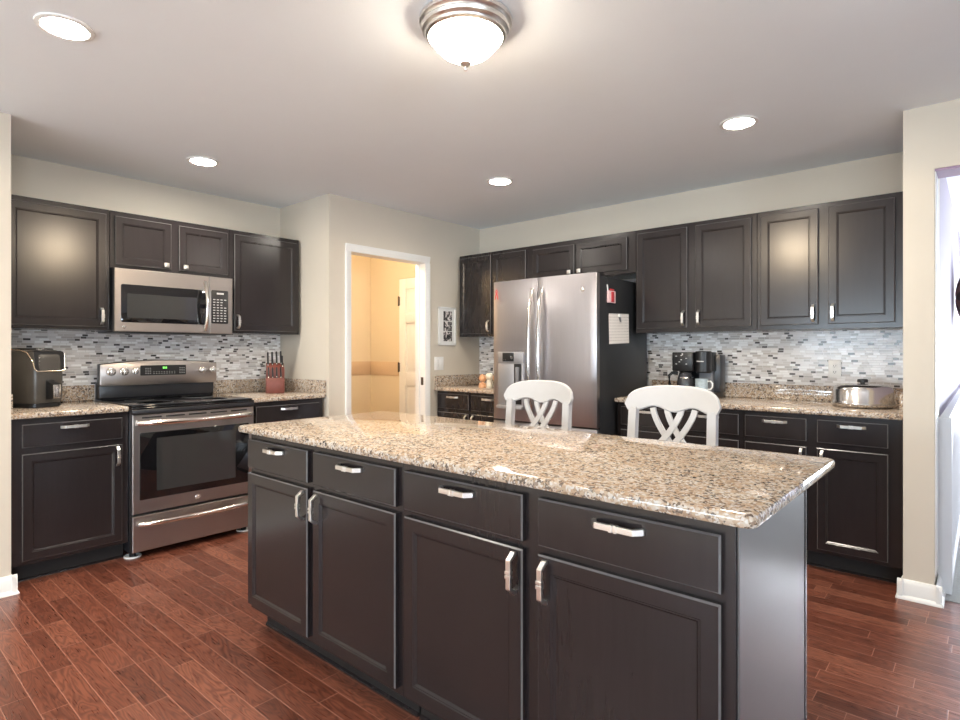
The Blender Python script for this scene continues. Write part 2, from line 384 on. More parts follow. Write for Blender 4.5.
# pantry interior
struct('wall_pantry_far', MB().box(-5.62, -5.5, 2.6, 4.33, 0, ZC).box(-5.5, -4.615, 2.577, 2.687, 0, ZC), 'pantry')
struct('wall_pantry_back', MB().box(-5.5, XP-.116, YB-.012, YB-.001, 0, ZC), 'pantry')
struct('trim_band', MB().box(-5.5, -5.492, 2.69, YB-.02, .96, 1.12, .002).box(-5.5, -4.99, YB-.02, YB-.012, .96, 1.12, .002), 'band')
# hall beyond the opening
struct('wall_hall', MB().box(-.32, -.21, YR+.171, 9.1, 0, ZC), 'lav')
struct('wall_hall_end', MB().box(-.32, .3, 9.1, 9.2, 0, ZC).box(1.9, 2.3, 9.1, 9.2, 0, ZC).box(.3, 1.9, 9.1, 9.2, 2.12, ZC), 'lav')
struct('wall_hall_side', MB().box(2.1, 2.3, YR+.17, 4.9, 0, ZC).box(2.1, 2.3, 4.9, 7.3, 0, .6).box(2.1, 2.3, 4.9, 7.3, 2.3, ZC).box(2.1, 2.3, 7.3, 9.1, 0, ZC), 'lav')
window('window_5', .3, 1.9, .02, 2.12, 9.15, 2); window('window_4', 4.9, 7.3, .6, 2.3, 2.2, 2, 'y')
# baseboards: a flat board with a stepped top and a shoe at the floor
def base_poly(d=1): return [(0, .0), (d*.030, .0), (d*.030, .006), (d*.026, .014), (d*.017, .021), (d*.015, .074), (d*.011, .086), (d*.006, .094), (0, .096)]
def baseboard(name, segs):
    mb = MB()
    for axis, pos, d, a, b in segs:
        mb.prism([(pos+p[0]*d, p[1]) for p in base_poly()], axis, a, b)
    return struct(name, mb, 'trim')
baseboard('baseboard_left', [('y', XS, 1, -4.8, YS+.024), ('x', YS, 1, XS-.02, XS+.026)])
baseboard('baseboard_right', [('x', YR, -1, XR0-.024, XR1+.03), ('y', XR0, -1, YR-.026, YR+.06), ('y', XR1+.006, 1, YR-.026, YR+.18)])
baseboard('baseboard_pantry', [('y', XP, 1, YP-.02, DY0-.062), ('x', YP, -1, XP-.012, XP+.026)])
# pantry door casing and jamb
mb = MB()
def casing(mb, y0, y1, z0, z1):
    mb.box(XP, XP+.011, y0, y1, z0, z1, .002)
mb.prism([(XP, DY0-.057), (XP+.016, DY0-.057), (XP+.018, DY0-.050), (XP+.016, DY0-.040), (XP+.010, DY0-.012), (XP+.008, DY0-.003), (XP, DY0-.003)], 'z', 0, DZ+.0)
mb.prism([(XP, DY1+.057), (XP+.016, DY1+.057), (XP+.018, DY1+.050), (XP+.016, DY1+.040), (XP+.010, DY1+.012), (XP+.008, DY1+.003), (XP, DY1+.003)], 'z', 0, DZ+.0)
mb.prism([(XP, DZ+.060), (XP+.016, DZ+.060), (XP+.018, DZ+.053), (XP+.016, DZ+.043), (XP+.010, DZ+.012), (XP+.008, DZ+.0), (XP, DZ+.0)], 'y', DY0-.057, DY1+.057)
struct('trim_door', mb, 'trim')
o = struct('trim_jamb', MB().box(XP-.118, XP+.002, DY0-.018, DY0, 0, DZ).box(XP-.118, XP+.002, DY1, DY1+.018, 0, DZ).box(XP-.118, XP+.002, DY0-.018, DY1+.018, DZ, DZ+.018)
       .box(XP-.075, XP-.060, DY1-.011, DY1, 0, DZ), 'trim')
MB().box(XP-.045, XP-.015, DY1-.002, DY1+.001, .935, 1.005).build('strike_plate', 'brass', o)
# inner six-panel door on the pantry's back wall
def panel_door():
    x0, x1, z0, z1, y = -4.955, -4.19, .01, 2.045, YB-.012
    d = MB().box(x0, x1, y-.012, y, z0, z1)
    ins = [(0, 0), (0, -.012), (.006, -.016)]
    st = .105; mid = (x0+x1)/2
    cols = [(x0, x0+st), (mid-.05, mid+.05), (x1-st, x1)]
    for a, b in cols: d.box(a, b, y-.03, y-.012, z0, z1, .003)
    pz = [(z0, .24), (.86, 1.0), (1.55, 1.65), (1.93, z1)]
    for a, b in pz:
        for (c0, c1) in ((x0+st, mid-.05), (mid+.05, x1-st)): d.box(c0, c1, y-.03, y-.012, a, b, .003)
    for a, b in ((.24, .86), (1.0, 1.55), (1.65, 1.93)):
        for (c0, c1) in ((x0+st, mid-.05), (mid+.05, x1-st)): d.front(c0+.02, c1-.02, a+.02, b-.02, [(0, 0), (.03, -.012), (.031, -.012)], y-.012)
    o = d.build('door_1', 'trim', kind='structure')
    for z in (.28, 1.06, 1.80): MB().box(x0-.014, x0+.012, y-.036, y-.008, z-.05, z+.05, .002).cyl((x0-.004, y-.038, z-.055), .007, .11, seg=12).build('hinge', 'brass', o)
    f = MB().box(x0-.004, x0-.001, y-.008, y, 0, z1+.002).box(x0-.004, x1+.02, y-.03, y, z1+.001, z1+.006)
    struct('trim_inner_door', f, 'band')
panel_door()

# ---------------------------------------------------------------- cabinets
DOOR = [(0, 0), (0, -.015), (.0042, -.019), (.042, -.019), (.0445, -.0165), (.0475, -.0165), (.0535, -.0105), (.054, -.0105)]
DRAWER = [(0, 0), (0, -.015), (.0042, -.019), (.005, -.019)]
def pull(parent, cx, cz, vertical, L=.136, y0=-.019):
    h = L/2
    prof = [(-h, 0), (-h, -.008), (-h+.018, -.030), (h-.018, -.030), (h, -.008), (h, 0), (h-.009, 0), (h-.011, -.006), (h-.022, -.021), (-h+.022, -.021), (-h+.011, -.006), (-h+.009, 0)]
    mb = MB(); wd = .0076
    if vertical: mb.prism([(y+y0, cz+t) for t, y in prof], 'x', cx-wd, cx+wd, .0012)
    else: mb.prism([(cx+t, y+y0) for t, y in prof], 'z', cz-wd, cz+wd, .0012)
    for k in (-.006, .006):
        if vertical: mb.box(cx-wd-.0015, cx+wd+.0015, y0-.0325, y0-.0195, cz+k-.0045, cz+k+.0045, .0012)
        else: mb.box(cx+k-.0045, cx+k+.0045, y0-.0325, y0-.0195, cz-wd-.0015, cz+wd+.0015, .0012)
    mb.build('handle', 'nickel', parent, smooth=False)
def square_knob(parent, cx, cz, y0=-.019):
    mb = MB().cyl((cx, y0-.014, cz), .006, .014, 'y', 12).box(cx-.015, cx+.015, y0-.026, y0-.013, cz-.015, cz+.015, .003)
    mb.build('knob', 'nickel', parent)
def cabinet(name, label, loc, rz, x0, x1, z0, z1, depth, fronts, base=True, group=None, cat='cabinet', extra=None):
    t = thing(name, label, cat, loc, rz, group)
    MB().box(x0, x1, 0, depth, z0, z1, .0015, 1).build('body', 'cab', t)
    if base:
        MB().box(x0+.004, x1-.004, .075, depth-.02, 0, z0-.001).build('toe_kick', 'black_wood', t)
        MB().prism([(.075, 0), (.066, 0), (.067, .006), (.075, .012)], 'x', x0+.004, x1-.004).build('shoe_molding', 'cab', t)
    for f in fronts:
        kind, a, b, c, d, hs = f
        o = MB().front(a, b, c, d, DOOR if kind == 'door' else DRAWER).build(kind, 'cab', t, smooth=False)
        o.data.materials.append(M['edge'])  # outer chamfers get the painted highlight colour
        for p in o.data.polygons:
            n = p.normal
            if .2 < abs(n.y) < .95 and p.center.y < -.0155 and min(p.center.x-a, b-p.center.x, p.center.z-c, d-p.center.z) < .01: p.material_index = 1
        if kind == 'drawer' and hs: pull(o, (a+b)/2, d-.028, False)
        elif hs:
            e = .038 if hs[1] == 'k' else .026; cx = a+e if hs[0] == 'l' else b-e
            if hs[1] == 't': pull(o, cx, d-.067, True, .115)
            elif hs[1] == 'b': pull(o, cx, c+.067, True, .105)
            elif hs[1] == 'k': square_knob(o, cx, c+.024)
    if extra: extra(t)
    return t
# local frames: island and back wall face -Y (rotation 0); the range wall faces +X (rotation 90 degrees: local x = world Y, local y = -world X)
ZT = .882                     # top of base cabinets, under the slab
# --- island (local origin at world 0,1.27)
YI = 1.269
def isl(a): return a
cabinet('island_cabinet', 'dark espresso island base cabinet unit nearest the range, two narrow doors under two drawers', (-1.944, YI, 0), 0, -.520, .4985, .102, ZT, .6,
        [('drawer', -.517, -.045, .727, .853, 'h'), ('door', -.517, -.045, .125, .705, 'rt'), ('drawer', -.005, .477, .727, .853, 'h'), ('door', -.005, .477, .125, .705, 'lt')])
def end_panel(t):
    MB().box(.5275, .5325, .006, .585, .0, ZT-.001, .001, 1).build('end_panel', 'panel', t, 'smooth dark laminate end panel')
    MB().box(.5275, .5345, .585, .602, .0, ZT-.001, .001, 1).build('edge_strip', 'cab', t)
cabinet('island_cabinet', 'dark espresso island base cabinet unit at the near right end, with smooth grey end panel', (-.9225, YI, 0), 0, -.5225, .527, .102, ZT, .6,
        [('drawer', -.5005, -.0205, .727, .853, 'h'), ('door', -.5005, -.0205, .125, .705, 'rt'), ('drawer', .0295, .5015, .727, .853, 'h'), ('door', .0295, .5015, .125, .705, 'lt')], extra=end_panel)
# --- range wall
XB = -3.849
def rw(y): return (XB, y, 0)
cabinet('base_cabinet', 'dark base cabinet under the air fryer, left of the range', (XB, .93, 0), R(90), -.278, .284, .102, ZT, .64,
        [('drawer', -.223, .249, .727, .851, 'h'), ('door', -.223, .249, .125, .693, 'rt')])
cabinet('base_cabinet', 'dark base cabinet under the knife block, right of the range', (XB, 2.27, 0), R(90), -.292, .288, .102, ZT, .64,
        [('drawer', -.262, .248, .727, .851, 'h'), ('door', -.262, .248, .125, .693, 'lt')])
XU = -4.181
UB, UT = 1.374, 2.135
cabinet('wall_cabinet', 'large single-door dark wall cabinet above the air fryer, left of the microwave', (XU, .93, UB), R(90), -.278, .284, 0, UT-UB, .322,
        [('door', -.236, .262, .018, .730, 'rb')], base=False)
cabinet('wall_cabinet', 'short two-door dark wall cabinet directly above the microwave', (XU, 1.60, UB), R(90), -.3845, .3865, .398, UT-UB, .322,
        [('door', -.360, -.022, .420, .728, 'rk'), ('door', .027, .366, .420, .728, 'lk')], base=False)
cabinet('wall_cabinet', 'single-door dark wall cabinet above the knife block, right of the microwave', (XU, 2.27, UB), R(90), -.2825, .286, 0, UT-UB, .322,
        [('door', -.255, .262, .018, .730, 'lb')], base=False)
# --- back wall
YU = 3.9936; YBB = 3.7235
cabinet('wall_cabinet', 'tall two-door dark wall cabinet left of the fridge, next to the photo frame', (-3.35, YU, UB), 0, -.400, .4045, 0, UT-UB, .327,
        [('door', -.384, .000, .025, .732, 'rb'), ('door', .022, .389, .025, .732, 'rb')], base=False)
cabinet('wall_cabinet', 'short two-door dark wall cabinet over the fridge', (-2.45, YU, UB), 0, -.4945, .4935, .450, UT-UB, .327,
        [('door', -.436, -.029, .478, .722, 'rk'), ('door', -.013, .429, .478, .722, 'lk')], base=False)
cabinet('wall_cabinet', 'tall two-door dark wall cabinet right of the fridge, above the coffee maker', (-1.54, YU, UB), 0, -.4155, .4255, 0, UT-UB, .327,
        [('door', -.398, -.025, .030, .732, 'rb'), ('door', .031, .394, .030, .732, 'lb')], base=False)
cabinet('wall_cabinet', 'tall two-door dark wall cabinet at the right end, above the steel pan', (-.73, YU, UB), 0, -.3835, .4015, 0, UT-UB, .327,
        [('door', -.361, -.034, .030, .732, 'rb'), ('door', .018, .345, .030, .732, 'lb')], base=False)
cabinet('base_cabinet', 'dark base cabinet left of the fridge, below the small figurine', (-3.35, YBB, 0), 0, -.425, .435, .102, ZT, .594,
        [('drawer', -.406, -.024, .727, .860, 'h'), ('door', -.406, -.024, .125, .695, 'rt'), ('drawer', .004, .400, .727, .860, 'h'), ('door', .004, .400, .125, .695, 'lt')])
cabinet('base_cabinet', 'dark base cabinet right of the fridge, partly hidden behind the right chair back', (-1.54, YBB, 0), 0, -.425, .4255, .102, ZT, .594,
        [('drawer', -.390, -.025, .727, .855, 'h'), ('door', -.390, -.025, .125, .695, 'rt'), ('drawer', .031, .400, .727, .855, 'h'), ('door', .031, .400, .125, .695, 'lt')])
cabinet('base_cabinet', 'dark base cabinet at the right end, below the steel pan', (-.73, YBB, 0), 0, -.3835, .4015, .102, ZT, .594,
        [('drawer', -.374, -.041, .727, .855, 'h'), ('door', -.374, -.041, .125, .695, 'rt'), ('drawer', .012, .342, .727, .855, 'h'), ('door', .012, .342, .125, .695, 'lt')])

# ---------------------------------------------------------------- worktops
def slab(mb, x0, x1, y0, y1, z0, z1, r=.02, e=.008):
    zs = [(e, z0), (e*.3, z0+e*.3), (0, z0+e), (0, z1-e*1.3), (e*.35, z1-e*.4), (e*1.3, z1)]
    mb.loft([[(p[0], p[1], z) for p in rrect(x0+i, x1-i, y0+i, y1-i, r-i*.5 if r > i else r)] for i, z in zs]); return mb
t = thing('island_worktop', 'large speckled beige granite slab on the kitchen island', 'worktop', (-1.43, 1.62, ZT))
slab(MB(), -1.08, 1.084, -.397, .440, 0, .030, .026).build('slab', 'granite', t)
def worktop(label, x0, x1, y0, y1, ups):
    cx, cy = (x0+x1)/2, (y0+y1)/2
    t = thing('granite_worktop', label, 'worktop', (cx, cy, ZT))
    slab(MB(), x0-cx, x1-cx, y0-cy, y1-cy, 0, .032, .008).build('slab', 'granite', t)
    for a, b, c, d in ups: MB().box(a-cx, b-cx, c-cy, d-cy, .032, .133, .002).build('upstand', 'granite', t)
worktop('short granite worktop left of the range, under the air fryer', XW+.009, -3.821, YS+.002, 1.213, [(XW+.009, XW+.03, YS+.022, 1.213), (XW+.03, -3.835, YS+.002, YS+.022)])
worktop('short granite worktop right of the range, under the knife block', XW+.009, -3.821, 1.979, YP-.002, [(XW+.009, XW+.03, 1.979, YP-.022), (XW+.03, -3.825, YP-.022, YP-.002)])
worktop('granite worktop left of the fridge, under the small figurine', XP+.002, -2.915, 3.690, YB-.009, [(XP+.022, -2.915, YB-.03, YB-.009), (XP+.002, XP+.022, 3.70, YB-.009)])
worktop('long granite worktop right of the fridge, under the coffee maker and steel pan', -1.973, XR0-.002, 3.690, YB-.009, [(-1.973, XR0-.024, YB-.03, YB-.009), (XR0-.024, XR0-.002, 3.70, YB-.009)])
# ---------------------------------------------------------------- mosaic backsplashes
tag(MB().box(XW+.0005, XW+.008, YS+.002, YP-.002, .80, 1.3735).build('tile_backsplash', 'tile_y'), 'mosaic strip tile backsplash behind the range', 'backsplash')
tag(MB().box(XP+.003, XR0-.002, YB-.008, YB-.0005, .80, 1.3735).box(-2.94, -1.957, YB-.008, YB-.0005, 1.3735, 1.82).build('tile_backsplash', 'tile_x'), 'mosaic strip tile backsplash behind the coffee maker and fridge', 'backsplash')

# ---------------------------------------------------------------- appliances
def emblem(parent, c, r, axis):
    # round badge: disc, raised rim and a curled monogram
    def at(u, v, d): return {'x': (c[0]+d, c[1]+u, c[2]+v), 'y': (c[0]+u, c[1]-d, c[2]+v)}[axis]
    mb = MB(); sgn = 1 if axis == 'x' else -1
    mb.lathe([(0, 0), (r, 0), (r, sgn*.002), (r*.86, sgn*.003), (r*.82, sgn*.0018), (0, sgn*.0018)], c, axis, 28)
    for s in (1, -1):
        mb.sweep([at(s*r*.42*math.cos(R(a))*(1-.0015*a), r*.4*math.sin(R(a)), .0022) for a in range(0, 330, 22)], r*.06, 6, up=(1, 0, 0) if axis == 'x' else (0, 1, 0))
    mb.build('emblem', 'steel', parent)
# --- range (local: x along world Y, front at local y=0 facing -y)
rg = thing('range', 'slate stainless steel electric range with glass cooktop between the left counters', 'range', (-3.79, 1.595, 0), R(90))
W2 = .377
MB().box(-W2, W2, .045, .69, .035, .893, .002).build('body', 'blackmatte', rg)
MB().box(-W2, W2, -.004, .62, .893, .905, .003).box(-W2+.008, W2-.008, .012, .60, .905, .917, .003).build('cooktop', 'blackglass', rg)
MB().box(-W2, W2, -.006, .05, .866, .893, .004).build('front_rail', 'blackmatte', rg)
ct = [(-.19, .18, .105), (.19, .18, .085), (-.19, .45, .085), (.19, .45, .105)]
for x, y, r in ct: MB().lathe([(r, 0), (r, .0004), (r-.003, .0004), (r-.003, 0), (r, 0)], (x, y, .917), seg=40).build('burner_ring', 'grey_plastic', rg)
dr = MB().front(-W2+.002, W2-.002, .272, .862, [(0, .045), (0, .003), (.003, 0), (.004, 0)]).build('oven_door', 'slate', rg)
MB().prism(rrect(-.338, .338, .352, .752, .006, 3), 'y', -.004, .001, .001).build('window', 'blackglass', dr)
MB().prism(rrect(-.245, .245, .395, .715, .004, 3), 'y', -.0048, -.0038).build('inner_glass', 'window_glass_dark', dr)
vents = MB()
for k in range(5): c = -.27+.135*k; vents.box(c-.055, c+.055, -.0012, .001, .838, .847, .0005)
vents.build('vent', 'black', dr)
def bow(L, z, out, tilt=0, n=18, axis='h'):
    return [((-L/2+L*k/n), -(.016+out*(1-(2*k/n-1)**2)**.5), z) for k in range(n+1)]
MB().sweep(bow(.70, .812, .045), .014, 12, .016).box(-.355, -.320, -.03, .002, .799, .825, .004).box(.320, .355, -.03, .002, .799, .825, .004).build('handle', 'bright', dr)
emblem(dr, (.0, -.001, .312), .017, 'y')
dw = MB().front(-W2+.002, W2-.002, .045, .258, [(0, .045), (0, .003), (.003, 0), (.004, 0)]).build('warming_drawer', 'slate', rg)
MB().sweep(bow(.69, .212, .040), .012, 12, .014).box(-.350, -.318, -.028, .002, .201, .223, .004).box(.318, .350, -.028, .002, .201, .223, .004).build('handle', 'bright', dw)
bgd = MB()
bgd.prism([(.700, .917), (.624, .917), (.618, .930), (.612, 1.03), (.700, 1.03)], 'x', -W2+.002, W2-.002, .002)
bgd.build('backguard', 'blackmatte', rg)
def bguard_outline(y):
    top = [(-W2-.004+ (2*W2+.008)*k/20, 1.150+.026*(1-(k/10-1)**2)) for k in range(21)]
    return [(W2+.004, 1.02), (W2-.002, 1.008), (-W2+.002, 1.008), (-W2-.004, 1.02)]+top
MB().prism([(p[0]*1.004, p[1]+.004) for p in bguard_outline(0)], 'y', .592, .640, .003).build('panel_shell', 'blackmatte', rg)
pn = MB().prism(bguard_outline(0), 'y', .578, .594, .003).build('control_panel', 'slate', rg)
dsp = MB().prism(rrect(-.142, .158, 1.072, 1.142, .006, 3), 'y', .574, .579).build('display', 'black', pn)
mb = MB()
for k, x in enumerate((.002, .012, .022)): mb.box(x, x+.006, .5732, .5742, 1.118, 1.131)
mb.build('digit', 'green', dsp)
for xs in ((-.112, -.098, -.084), (.112, .126, .140)):
    mb = MB()
    for x in xs:
        for z in (1.084, 1.096, 1.108, 1.120): mb.box(x, x+.009, .5732, .5742, z, z+.003)
    mb.build('key_legend', 'legend', dsp)
mb = MB()
for k in range(9): mb.box(-.06+.017*k, -.052+.017*k, .5732, .5742, 1.084, 1.087); mb.box(-.06+.017*k, -.053+.017*k, .5732, .5742, 1.096, 1.0985)
mb.build('legend', 'legend', dsp)
for x, r in ((-.322, .027), (-.245, .027), (-.178, .021), (.268, .023), (.342, .023)):
    kb = MB().cyl((x, .550, 1.104), r, .028, 'y', 28, .003).build('knob', 'bright', pn)
    MB().box(x-r*.22, x+r*.22, .540, .556, 1.104-r*.85, 1.104+r*.85, .003).build('grip', 'steel', kb)
for x in (-W2+.03, W2-.03):
    for y in (.09, .62): MB().cyl((x, y, .004), .018, .034, seg=16).build('foot', 'black', rg)
for y in (-W2+.03, W2-.03):
    c = MB().lathe([(0, .002), (.034, .002), (.038, .006), (.044, .009), (.047, .006), (.047, 0), (0, 0)], seg=32)
    o = c.build('furniture_cup', 'white')
    o.location = (-3.79-.09, 1.596+y, 0)
    tag(o, 'white round cup under the %s front foot of the range' % ('left' if y < 0 else 'right'), 'floor protector', 'cups under the range')
# --- microwave
mw = thing('microwave', 'stainless over-the-range microwave hung below the short cabinet', 'microwave', (-4.12, 1.602, 1.359), R(90))
MB().box(-.379, .379, .03, .37, .012, .4085, .003).build('case', 'blackmatte', mw)
MB().box(-.37, .37, .02, .36, 0, .012, .002).build('vent_base', 'black', mw)
dr = MB().front(-.379, .210, .006, .4085, [(0, .034), (0, .004), (.004, 0), (.005, 0)]).build('door', 'slate', mw)
MB().prism(rrect(-.343, .198, .066, .308, .012, 4), 'y', -.003, .001, .0008).build('glass', 'blackglass', dr)
MB().prism(rrect(-.308, .124, .096, .250, .004, 3), 'y', -.0038, -.0028).build('window', 'window_glass_dark', dr)
emblem(dr, (-.325, -.001, .036), .011, 'y')
pts = [(.176, -(.012+.040*math.sin(math.pi*k/16)**.7), .028+.335*k/16) for k in range(17)]
MB().sweep(pts, .014, 12, .012, up=(1, 0, 0)).build('handle', 'bright', dr)
pn = MB().front(.213, .379, .006, .4085, [(0, .034), (0, .004), (.004, 0), (.005, 0)]).build('control_panel', 'slate', mw)
kp = MB().prism(rrect(.224, .345, .078, .314, .008, 3), 'y', -.003, .001, .0008).build('keypad', 'black', pn)
mb = MB()
for r in range(9):
    z = .092+.019*r
    for c in range(4 if r not in (6, 7) else 3): x = .236+.026*c; mb.box(x, x+(.016 if r % 3 else .013), -.0038, -.0028, z, z+.0065)
mb.build('key_legend', 'legend', kp); MB().box(.262, .312, -.0038, -.0028, .285, .297).build('readout', 'legend', kp)
# --- fridge
fr = thing('refrigerator', 'slate french-door refrigerator with water dispenser against the back wall', 'refrigerator', (-2.446, 3.46, 0))
MB().box(-.450, .452, .070, .80, .03, 1.760, .004).build('case', 'darkside', fr)
MB().box(-.44, .44, .085, .78, 0, .03).build('base', 'black', fr)
MB().box(-.43, .43, .03, .07, .035, .075, .002).build('kick_grille', 'black', fr)
def fdoor(name, a, b, c, d):
    # bowed door front: the outline bulges a little towards the middle of the fridge
    n = 10; poly = []
    for k in range(n+1):
        x = a+(b-a)*k/n; poly.append((x, .004+.018*(x/.455)**2))
    r = .006
    poly = [(a, .062)]+[(a, poly[0][1]+r)]+[(a+r*.3, poly[0][1]+r*.3)]+poly[1:-1]+[(b-r*.3, poly[-1][1]+r*.3)]+[(b, poly[-1][1]+r), (b, .062)]
    return MB().prism(poly, 'z', c, d, .0015).build(name, 'slate_x', fr)
ld = fdoor('left_door', -.460, -.0275, .715, 1.778)
rd = fdoor('right_door', -.0215, .454, .715, 1.778)
fz = fdoor('freezer_drawer', -.460, .454, .085, .703)
MB().box(-.45, .452, .062, .072, .085, 1.77).build('gasket', 'black', fr)
for o, x in ((ld, -.068), (rd, .019)):
    pts = [(x, -.004-.058*math.sin(math.pi*k/20)**.6+.006, .765+.935*k/20) for k in range(21)]
    MB().sweep(pts, .014, 12, .012, up=(1, 0, 0)).build('handle', 'bright', o)
MB().sweep([(-.36+.72*k/20, -.004-.05*math.sin(math.pi*k/20)**.6+.006, .63) for k in range(21)], .013, 12, .012).build('handle', 'bright', fz)
emblem(rd, (.352, .0125, 1.668), .017, 'y')
d = MB().box(-.392, -.150, -.008, .020, 1.150, 1.235, .004).build('dispenser_panel', 'silver_plastic', ld)
MB().box(-.345, -.235, -.0095, -.005, 1.162, 1.228, .002).build('screen', 'black', d)
mb = MB()
for x in (-.335, -.318): mb.box(x, x+.010, -.0105, -.009, 1.172, 1.176)
mb.cyl((-.255, -.0105, 1.19), .012, .003, 'y', 20).build('dial', 'steel', d)
d = MB().box(-.392, -.150, -.004, .020, .805, 1.150, .003).build('dispenser_frame', 'silver_plastic', ld)
MB().box(-.235, -.165, -.0055, .0, .84, 1.145, .002).build('recess', 'black', d)
MB().box(-.385, -.240, -.0065, .0, .835, 1.142, .006).build('door_panel', 'silver_plastic', d)
MB().box(-.215, -.185, -.018, -.002, .95, 1.12, .003).build('paddle', 'grey_plastic', d)
MB().box(-.395, -.148, -.028, .006, .800, .828, .005).build('drip_tray', 'silver_plastic', d)
for x in (-.40, .40): MB().box(x-.035, x+.045, .03, .14, 1.7605, 1.786, .006).build('hinge_cover', 'black', fr)
XF = -2.446+.4525
# on the fridge
o = tag(MB().box(0, .0012, -.150, .150, 0, .215).build('paper_note', 'paper'), 'printed sheet of paper clipped to the dark side of the fridge', 'paper'); o.location = (XF+.001, 3.805, 1.295); o.rotation_euler = (R(2), 0, 0)
t = thing('magnetic_clip', 'small white magnetic clip holding the paper to the fridge side', 'clip', (XF+.003, 3.80, 1.493))
MB().box(0, .010, -.022, .022, -.008, .014, .003).build('jaw', 'white', t); MB().prism([(-.018, -.008), (.012, -.008), (.020, -.045), (.004, -.040)], 'x', .003, .008, .001).build('grip', 'grey_plastic', t)
t = thing('magnetic_pocket', 'red and pink magnetic pocket with pens high on the fridge side', 'magnet', (XF+.001, 3.675, 1.580))
MB().box(0, .012, -.055, .055, 0, .085, .003).build('pocket', 'pink', t)
MB().box(.0121, .014, -.012, .030, .006, .079, .0005).build('stripe', 'red', t)
MB().box(.0, .010, -.020, .040, .086, .100, .003).build('tab', 'red', t)
MB().sweep([(.006, -.040, .03), (.006, -.058, .125)], .005, 10).build('pen', 'white', t); MB().sweep([(.006, -.0585, .126), (.006, -.068, .175)], .0048, 10).build('pen_cap', 'black', t)
t = thing('ribbon_magnet', 'small red ribbon magnet at the top left of the fridge door', 'magnet', (-2.862, 3.470, 1.640))
MB().sweep([(-.016, -.003, 0), (-.006, -.004, .035), (.008, -.004, .060), (0, -.004, .076), (-.010, -.004, .060), (.006, -.004, .035), (.014, -.003, 0)], .0045, 6, .0015, up=(0, 1, 0)).build('ribbon', 'red', t)

# ---------------------------------------------------------------- ceiling lights
def downlight(first, loc, label, r=.072, energy=26):
    t = thing('recessed_light', label, 'ceiling light', loc, 0, 'recessed ceiling lights')
    MB().lathe([(r+.022, 0), (r+.021, -.006), (r+.006, -.009), (r, -.006), (r, 0)], seg=48).build('trim_ring', 'trim', t)
    MB().lathe([(0, -.005), (r*.6, -.0048), (r-.001, -.004), (r-.001, 0), (0, 0)], seg=48).build('lens', 'lens', t)
    l = bpy.data.lights.new('downlight_beam', 'SPOT'); l.energy = energy; l.color = (1, .88, .72); l.spot_size = R(125); l.spot_blend = .8; l.shadow_soft_size = .06
    o = bpy.data.objects.new('downlight_beam', l); C.objects.link(o); o.location = (0, 0, -.03); o.parent = t
downlight(1, (-2.585, .605, ZC), 'recessed ceiling light nearest the camera, at the upper left')
downlight(0, (-3.749, 1.610, ZC), 'recessed ceiling light over the range')
downlight(0, (-2.601, 3.189, ZC), 'recessed ceiling light in front of the fridge')
for k, x in enumerate((-2.4, .2, 2.8)):  # unseen lamps added behind the camera to lift the ceiling brightness
    for y in (-1.9, -3.6): downlight(0, (x, y, ZC), 'added recessed fill light behind the kitchen, %s %s' % (('left', 'middle', 'right')[k], 'row nearer the kitchen' if y > -2 else 'row nearer the glass door'), energy=(125, 115, 50)[k])
downlight(0, (-.985, 3.205, ZC), 'recessed ceiling light at the right, in front of the coffee maker counter')
t = thing('dome_ceiling_light', 'flush-mount dome ceiling light with frosted bowl and brushed nickel rim', 'ceiling light', (-1.43, 1.555, ZC))
MB().lathe([(.150, 0), (.166, -.002), (.170, -.010), (.168, -.020), (.160, -.026), (.158, -.030), (.161, -.036), (.158, -.046), (.150, -.052), (.147, -.056), (.146, -.062), (.136, -.068), (.131, -.062), (.13, 0)], seg=64).build('rim', 'nickel', t)
MB().lathe([(0, -.152), (.02, -.151), (.05, -.142), (.085, -.122), (.112, -.096), (.128, -.069), (.131, -.055)], seg=64).build('glass_bowl', 'bowl', t)
MB().lathe([(0, -.186), (.005, -.185), (.008, -.178), (.005, -.174), (.012, -.168), (.021, -.160), (.019, -.153), (0, -.150)], seg=24).build('finial', 'nickel', t)
l = bpy.data.lights.new('dome_beam', 'SPOT'); l.energy = 34; l.color = (1, .78, .52); l.spot_size = R(178); l.spot_blend = .05; l.shadow_soft_size = .10
o = bpy.data.objects.new('dome_beam', l); C.objects.link(o); o.location = (0, 0, -.20); o.parent = t
l = bpy.data.lights.new('pantry_bulb', 'POINT'); l.energy = 30; l.color = (1, .76, .52); l.shadow_soft_size = .08
o = bpy.data.objects.new('pantry_bulb', l); C.objects.link(o); o.location = (-4.32, 3.0, 2.34)

